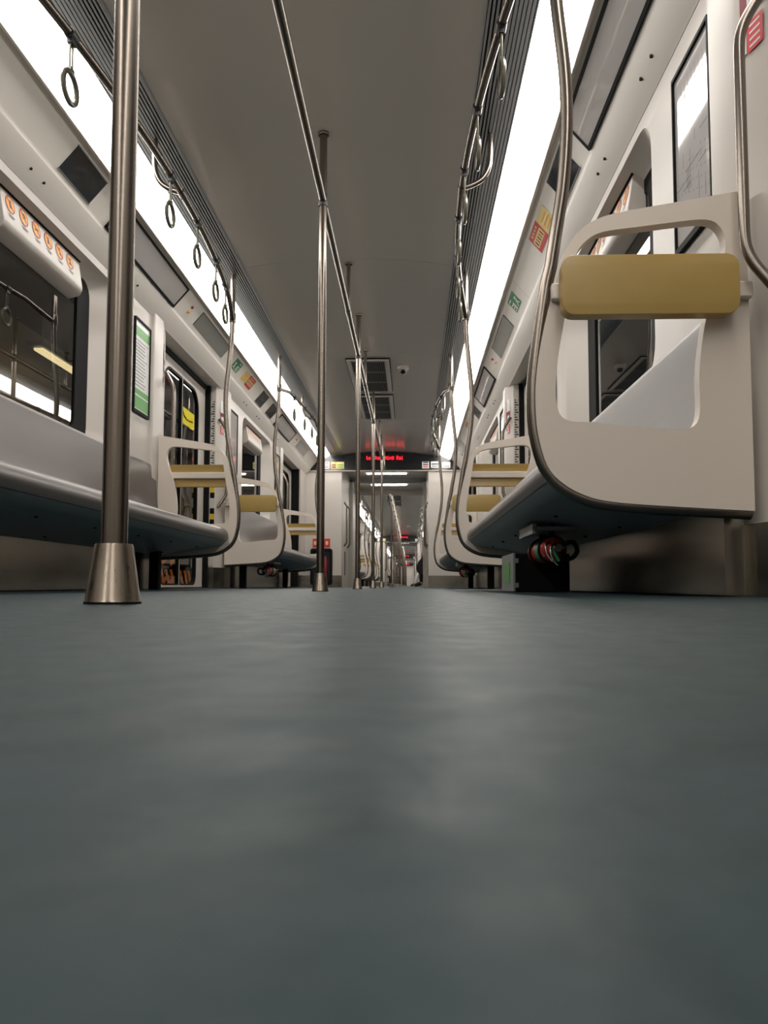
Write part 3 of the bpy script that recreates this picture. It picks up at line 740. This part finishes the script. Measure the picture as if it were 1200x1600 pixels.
# --- under the seats
def extinguisher(s, y, label, group=None):
    t = thing('fire_extinguisher', label, 'fire extinguisher', (s*.96, y, .15), group)
    c = (s*.965, y, .168)
    MB().lathe(c, [(.012, -.06), (.03, -.035), (.044, -.01), (.048, .02), (.048, .34), (.042, .36)], EXRED, 28, 'Y').build('cylinder', t)
    MB().lathe(c, [(.0487, .06), (.0487, .16)], GREEN, 28, 'Y').build('green_label', t)
    MB().lathe(c, [(.014, -.095), (.018, -.085), (.018, -.055)], STEEL, 16, 'Y').build('valve', t)
    for dz, dx in ((.0, -.012), (.014, -.03)):
        MB().tube(spline([(c[0]+s*dx, y-.085, c[2]+.02), (c[0]+s*(dx-.018), y-.10, c[2]-.005+dz), (c[0]+s*(dx-.014), y-.11, c[2]-.04+dz), (c[0]+s*(dx+.004), y-.12, c[2]-.066+dz)], 4), .0045, STEEL, 8).build('lever', t)
    MB().tube(spline([(c[0]+s*.01, y-.08, c[2]+.01), (c[0]+s*.05, y-.10, c[2]+.02), (c[0]+s*.075, y-.06, c[2]-.01), (c[0]+s*.07, y+.02, c[2]-.035), (c[0]+s*.06, y+.2, c[2]-.03)], 4), .009, RUBBER, 10).build('hose', t)
    b = MB(); b.tube([(c[0]-.02*s, y-.09, c[2]-.01), (c[0], y-.1, c[2]-.05)], .006, GREEN, 8); b.build('tag', t)
    b = MB()
    for q in (.04, .26):
        b.ring((c[0], y+q, c[2]), .052, .005, RUBBER, 'Y'); b.box(c[0]-.012, c[0]+.012, y+q-.01, y+q+.01, c[2]+.055, .268, RUBBER)
    b.box(c[0]-.075, c[0]+.075, y-.03, y+.33, .238, .252, TRIMG); b.box(c[0]-.085, c[0]-.07, y-.03, y+.33, .225, .262, TRIMG)
    b.build('mounting_bracket', t); return t
extinguisher(1, 2.95, 'red fire extinguisher with chrome levers slung under the nearest right bench')
PROT['ext', -1] = extinguisher(-1, 7.35, 'dark red fire extinguisher slung under the second left bench')
extinguisher(1, 7.6, 'extinguisher slung under the second right bench')
t = thing('equipment_box', 'black floor box with pale end under the nearest right bench', 'box', (1.02, 3.5, 0))
MB().box(.868, 1.10, 3.32, 3.72, .003, .166, RUBBER).build('body', t, bevel=.004)
MB().box(.858, .868, 3.315, 3.725, .003, .168, TRIMG).build('side_plate', t, bevel=.002)
MB().box(.855, .858, 3.42, 3.60, .04, .13, LGREEN).build('green_label', t)
b = MB()
for z in (.03, .135): b.box(.866, .88, 3.308, 3.32, z-.01, z+.01, TRIMG)
b.build('hinge', t)

# --- the cars beyond
for ci, c in enumerate(CARS[1:], 1):
    far = 'next car' if ci == 1 else 'distant cars'
    for s in (1, -1):
        for m_ in c['mids']:
            dup(PROT['bench', s], (s*1.05, m_-.02, 0), 'grey bench on the %s in the %s' % (SIDE[s], far), 'benches on the %s of the %s' % (SIDE[s], far))
            for e in (1, -1): dup(PROT['panel', s, e], (s*1.0, m_+e*1.54, .2), 'white seat partition on the %s in the %s' % (SIDE[s], far), 'partitions on the %s of the %s' % (SIDE[s], far))
            dup(PROT['rail', s], (s*.7, m_, 1.8), 'strap rail on the %s in the %s' % (SIDE[s], far), 'strap rails on the %s of the %s' % (SIDE[s], far))
            if ci < 3:
                for dy in (-1.07, -.63, -.19, .25, .71, 1.08): dup(PROT['strap',], (s*rail_u(dy), m_+dy, 1.865), 'ring strap on the %s in the %s' % (SIDE[s], far), 'ring straps on the %s of the %s' % (SIDE[s], far))
            if ci == 1: cove_display(s, m_-1.2, m_-.1, 'framed display on the %s cove of the next car' % SIDE[s], 'displays on the %s cove of the next car' % SIDE[s])
    y = c['doors'][0]; ps = []
    while y < c['y1']-.9:
        dup(PROT['pole',], (0, y, 0), 'steel floor pole in the %s' % far, 'floor poles in the %s' % far); y += 2.476
    centre_rail(c['doors'][0]-1, c['doors'][-1]+1, [m_+q for m_ in c['mids'] for q in (-1.5, 1.5)], 'steel centre grab rail in the %s' % far if ci == 1 else 'centre grab rail in a distant car', None if ci == 1 else 'centre rails of distant cars')
    dup(PROT['vent',], (0, c['doors'][0]+2.2, 2.19), 'black ceiling vent in the %s' % far, 'vents in the %s' % far)
    dup(PROT['vent',], (0, c['doors'][0]+3.6, 2.19), 'black ceiling vent in the %s' % far, 'vents in the %s' % far)
    dup(PROT['dome',], (.343, c['y1']-4.8, 2.18), 'dome camera on the ceiling of the %s' % far, 'dome cameras in the %s' % far)
    if ci == 1: PROT['hdr',] = header(c['y1'], 'black LED header at the far end of the next car')
    else: dup(PROT['hdr',], (0, c['y1'], 1.88), 'LED header at the end of a distant car', 'distant LED headers')
    bulkhead(c['y1'], .12, 1)
    bulkhead(c['y0']-.1, .1, -1)
    if ci < 3: gangway(c['y1']+.12, c['y1']+3.3, ci)

# ------------------------------------------------------------------ seated passengers far down the train
SKIN = mat('skin', (205, 160, 130), .5); HAIR = mat('black_hair', (20, 17, 16), .5)
def skin_mesh(name, joints, edges, m_, parent, sub=2):
    o = root_loc(parent); me = bpy.data.meshes.new(name)
    me.from_pydata([tuple(Vector(j[:3])-o) for j in joints], edges, []); me.materials.append(m_)
    ob = bpy.data.objects.new(name, me); COL.objects.link(ob); ob.parent = parent
    sk = ob.modifiers.new('skin', 'SKIN'); sk.use_smooth_shade = True
    for v, j in zip(me.skin_vertices[0].data, joints): v.radius = (j[3], j[3])
    me.skin_vertices[0].data[0].use_root = True
    sb = ob.modifiers.new('sub', 'SUBSURF'); sb.levels = sub; sb.render_levels = sub
    return ob
def passenger(s, y, label, top, legs, shoe, reach=0.0, bag=None):
    """sits on the bench at side s facing the aisle; local axis a points from the aisle to the wall"""
    t = thing('person', label, 'person', (s*1.08, y, .40))
    P = lambda a, dy, z, r: (s*a, y+dy, z, r)
    # one continuous body: pelvis, spine, neck, head, arms, hands with five fingers, legs, feet
    J = [P(1.10, 0, .53, .12), P(1.12, 0, .66, .120), P(1.13, 0, .83, .135), P(1.13, 0, .94, .10), P(1.12, 0, 1.00, .050), P(1.11, 0, 1.07, .072), P(1.10, 0, 1.16, .082), P(1.11, 0, 1.22, .055)]
    E = [(0, 1), (1, 2), (2, 3), (3, 4), (4, 5), (5, 6), (6, 7)]
    for e in (1, -1):
        n = len(J); J += [P(1.13, e*.17, .92, .055), P(1.07, e*.23, .72, .042), P(.90, e*.14, .60, .032), P(.83, e*.10, .58, .024), P(.79, e*.085, .57, .026)]
        E += [(3, n), (n, n+1), (n+1, n+2), (n+2, n+3), (n+3, n+4)]
        for f in range(4):
            k = len(J); dy = e*.085+(f-1.5)*.019; l = (.052, .062, .058, .045)[f]
            J += [P(.765, dy, .568, .0095), P(.765-l*.6, dy, .560, .0085), P(.765-l, dy, .545, .0075)]; E += [(n+4, k), (k, k+1), (k+1, k+2)]
        k = len(J); J += [P(.80, e*.05, .575, .011), P(.775, e*.035, .570, .009)]; E += [(n+3, k), (k, k+1)]
        n = len(J); kx = .70; J += [P(1.02, e*.09, .50, .085), P(kx, e*.11, .51, .060), P(kx-.02-reach*.5, e*.11, .28, .050), P(kx-.01-reach, e*.11, .09, .036), P(kx-.12-reach, e*.12, .045, .036), P(kx-.19-reach, e*.125, .035, .026)]
        E += [(0, n), (n, n+1), (n+1, n+2), (n+2, n+3), (n+3, n+4), (n+4, n+5)]
    skin_mesh('body', J, E, SKIN, t)
    # clothes follow the body, slightly larger
    def sub(idx, grow, edges): 
        m = {i: k for k, i in enumerate(idx)}; return [(*J[i][:3], J[i][3]+grow) for i in idx], [(m[a], m[b_]) for a, b_ in edges]
    a0 = 8; ar = 5+12+2; b0 = a0+ar+6     # index of arm chains (right starts at 8, its leg after it)
    jj, ee = sub([0, 1, 2, 3, a0, a0+1, a0+2, b0, b0+1, b0+2], .014, [(0, 1), (1, 2), (2, 3), (3, a0), (a0, a0+1), (a0+1, a0+2), (3, b0), (b0, b0+1), (b0+1, b0+2)])
    skin_mesh('jacket', jj, ee, top, t)
    l0 = a0+ar; l1 = b0+ar
    jj, ee = sub([0, l0, l0+1, l0+2, l0+3, l1, l1+1, l1+2, l1+3], .014, [(0, l0), (l0, l0+1), (l0+1, l0+2), (l0+2, l0+3), (0, l1), (l1, l1+1), (l1+1, l1+2), (l1+2, l1+3)])
    skin_mesh('trousers', jj, ee, legs, t)
    for l in (l0, l1):
        jj, ee = sub([l+3, l+4, l+5], .010, [(l+3, l+4), (l+4, l+5)]); skin_mesh('shoe', jj, ee, shoe, t)
    hz = [P(1.125, 0, 1.13, .085), P(1.125, 0, 1.19, .085), P(1.12, 0, 1.235, .06)]
    skin_mesh('hair', hz, [(0, 1), (1, 2)], HAIR, t)
    b = MB()
    for e in (1, -1): b.lathe((s*1.024, y+e*.03, 1.15), [(.006, -.004), (.007, 0), (.006, .004)], HAIR, 8, 'X')
    b.build('eye', t)
    return t
BLACK = mat('black_cloth', (24, 24, 27), .8); PALE = mat('pale_cloth', (205, 203, 200), .8); NAVY = mat('dark_cloth', (34, 36, 44), .8)
passenger(1, 17.75, 'seated person in black with a black bag on their lap in the next car', BLACK, BLACK, BLACK, .03)
t = thing('bag', 'black bag on the lap of the seated person in the next car', 'bag', (.70, 17.7, .56))
MB().plate([spline([(.54, .42), (.60, .30), (.74, .27), (.82, .40), (.80, .58), (.72, .72), (.66, .66), (.58, .56)], 4, True)], lambda a, z, d: (a, 17.60+d, z), .16, BLACK).build('body', t, bevel=.03)
MB().tube(spline([(.70, 17.6, .70), (.72, 17.6, .78), (.76, 17.62, .80), (.79, 17.64, .70), (.79, 17.64, .6)], 4), .008, BLACK, 8).build('handle', t)
passenger(1, 28.3, 'seated person in pale trousers and black shoes on a right bench far down the train', PALE, PALE, BLACK, .12)
passenger(-1, 39.6, 'seated person in dark clothes on a left bench far down the train', NAVY, BLACK, BLACK, .05)

# ------------------------------------------------------------------ the station seen through the left glass
struct(MB().box(-8, -1.62, -6, 30, -.12, -.02, mat('platform_floor', (120, 112, 104), .4)).build('floor_platform'))
struct(MB().box(-6.1, -6.0, -6, 30, -.02, 3.7, mat('platform_wall', (120, 108, 92), .5)).build('wall_platform'))
struct(MB().box(-6.1, -1.62, -6, 30, 3.6, 3.7, mat('platform_ceiling', (70, 70, 70), .6)).build('ceiling_platform'))
t = thing('platform_light', 'light panel added over the platform edge to brighten the beige panel outside the middle left door', 'light', (-2.9, 7.6, 3.5))  # added lamp, brightens the beige panel beyond the door
MB().box(-3.2, -2.6, 6.6, 8.8, 3.50, 3.54, WARM).build('panel', t)
MB().box(-3.25, -2.55, 6.5, 8.9, 3.54, 3.602, TRIMG).build('housing', t)
o = MB().box(-5.0, -4.9, 9.2, 12.5, -.02, 3.6, BEIGE).build('glow_panel', origin=(-4.95, 10.8, 0)); tag(o, 'beige panel added to catch the lamp glow outside the nearest left window', 'wall panel')  # added surface that gives the fitting a warm glow below it
t = thing('platform_light', 'warm fluorescent fitting glowing outside the nearest left window', 'light', (-4.4, 10.2, 3.06))
MB().box(-4.46, -4.34, 9.6, 10.8, 3.06, 3.09, WARM).build('tube', t)
MB().box(-4.5, -4.3, 9.5, 10.9, 3.09, 3.15, TRIMG).box(-4.41, -4.39, 9.7, 9.72, 3.15, 3.602, TRIMG).box(-4.41, -4.39, 10.7, 10.72, 3.15, 3.602, TRIMG).build('fitting', t)
def screen_barrier(y):
    t = thing('platform_barrier', 'orange and black striped barrier seen low through the middle left door', 'barrier', (-1.95, y, 0))
    MB().box(-1.97, -1.93, y-.75, y+.95, -.019, .33, RUBBER).build('board', t)
    b = MB()
    for k in range(11):
        yy = y-.72+.15*k; b.add([(-1.928, yy, .01), (-1.928, yy+.07, .01), (-1.928, yy-.05+.0, .18), (-1.928, yy-.12, .18)], [(0, 1, 2, 3)], HAZO)
    for z in (.0, .19):
        for k in range(3): b.add([(-1.9275, y-.6+.02*k+.25*k, z+.02), (-1.9275, y-.42+.25*k, z+.08), (-1.9275, y-.42+.25*k, z+.13), (-1.9275, y-.6+.25*k, z+.07)], [(0, 1, 2, 3)], HAZO)
    b.build('stripes', t, smooth=0)
    MB().box(-2.0, -1.96, y-.05, y+.9, .15, .9, BEIGE).build('beige_panel', t)
    for q in (-.78, .98): MB().box(-2.0, -1.92, y+q-.03, y+q+.03, -.02, 2.55, RUBBER).build('post', t)
    return t
screen_barrier(7.5)
t = thing('platform_sign', 'bright yellow square sign with curved arrow outside the middle left door', 'sign', (-1.9, 7.75, 1.6))
MB().box(-1.915, -1.90, 7.58, 8.05, 1.685, 1.845, YELLOW).build('board', t)
MB().tube(spline([(-1.897, 7.62, 1.80), (-1.897, 7.68, 1.755), (-1.897, 7.80, 1.735), (-1.897, 7.98, 1.75)], 5), .008, mat('brown_print', (110, 90, 20), .5), 8).build('arrow', t)
MB().box(-1.915, -1.90, 7.76, 7.79, 1.845, 3.602, RUBBER).build('hanger', t)
for i in range(3):
    o = MB().box(-2.6, -2.5, 2.2+5*i, 2.7+5*i, -.02, 2.6, BEIGE).build('platform_column', origin=(-2.55, 2.45+5*i, 0))
    tag(o, 'beige column standing on the platform outside the left windows', 'column', 'platform columns')
# tunnel wall on the other side
struct(MB().box(2.1, 2.2, -6, 95, -1, 3.2, mat('tunnel_wall', (50, 50, 50), .8)).build('wall_tunnel'))
print('objects', len(bpy.data.objects))
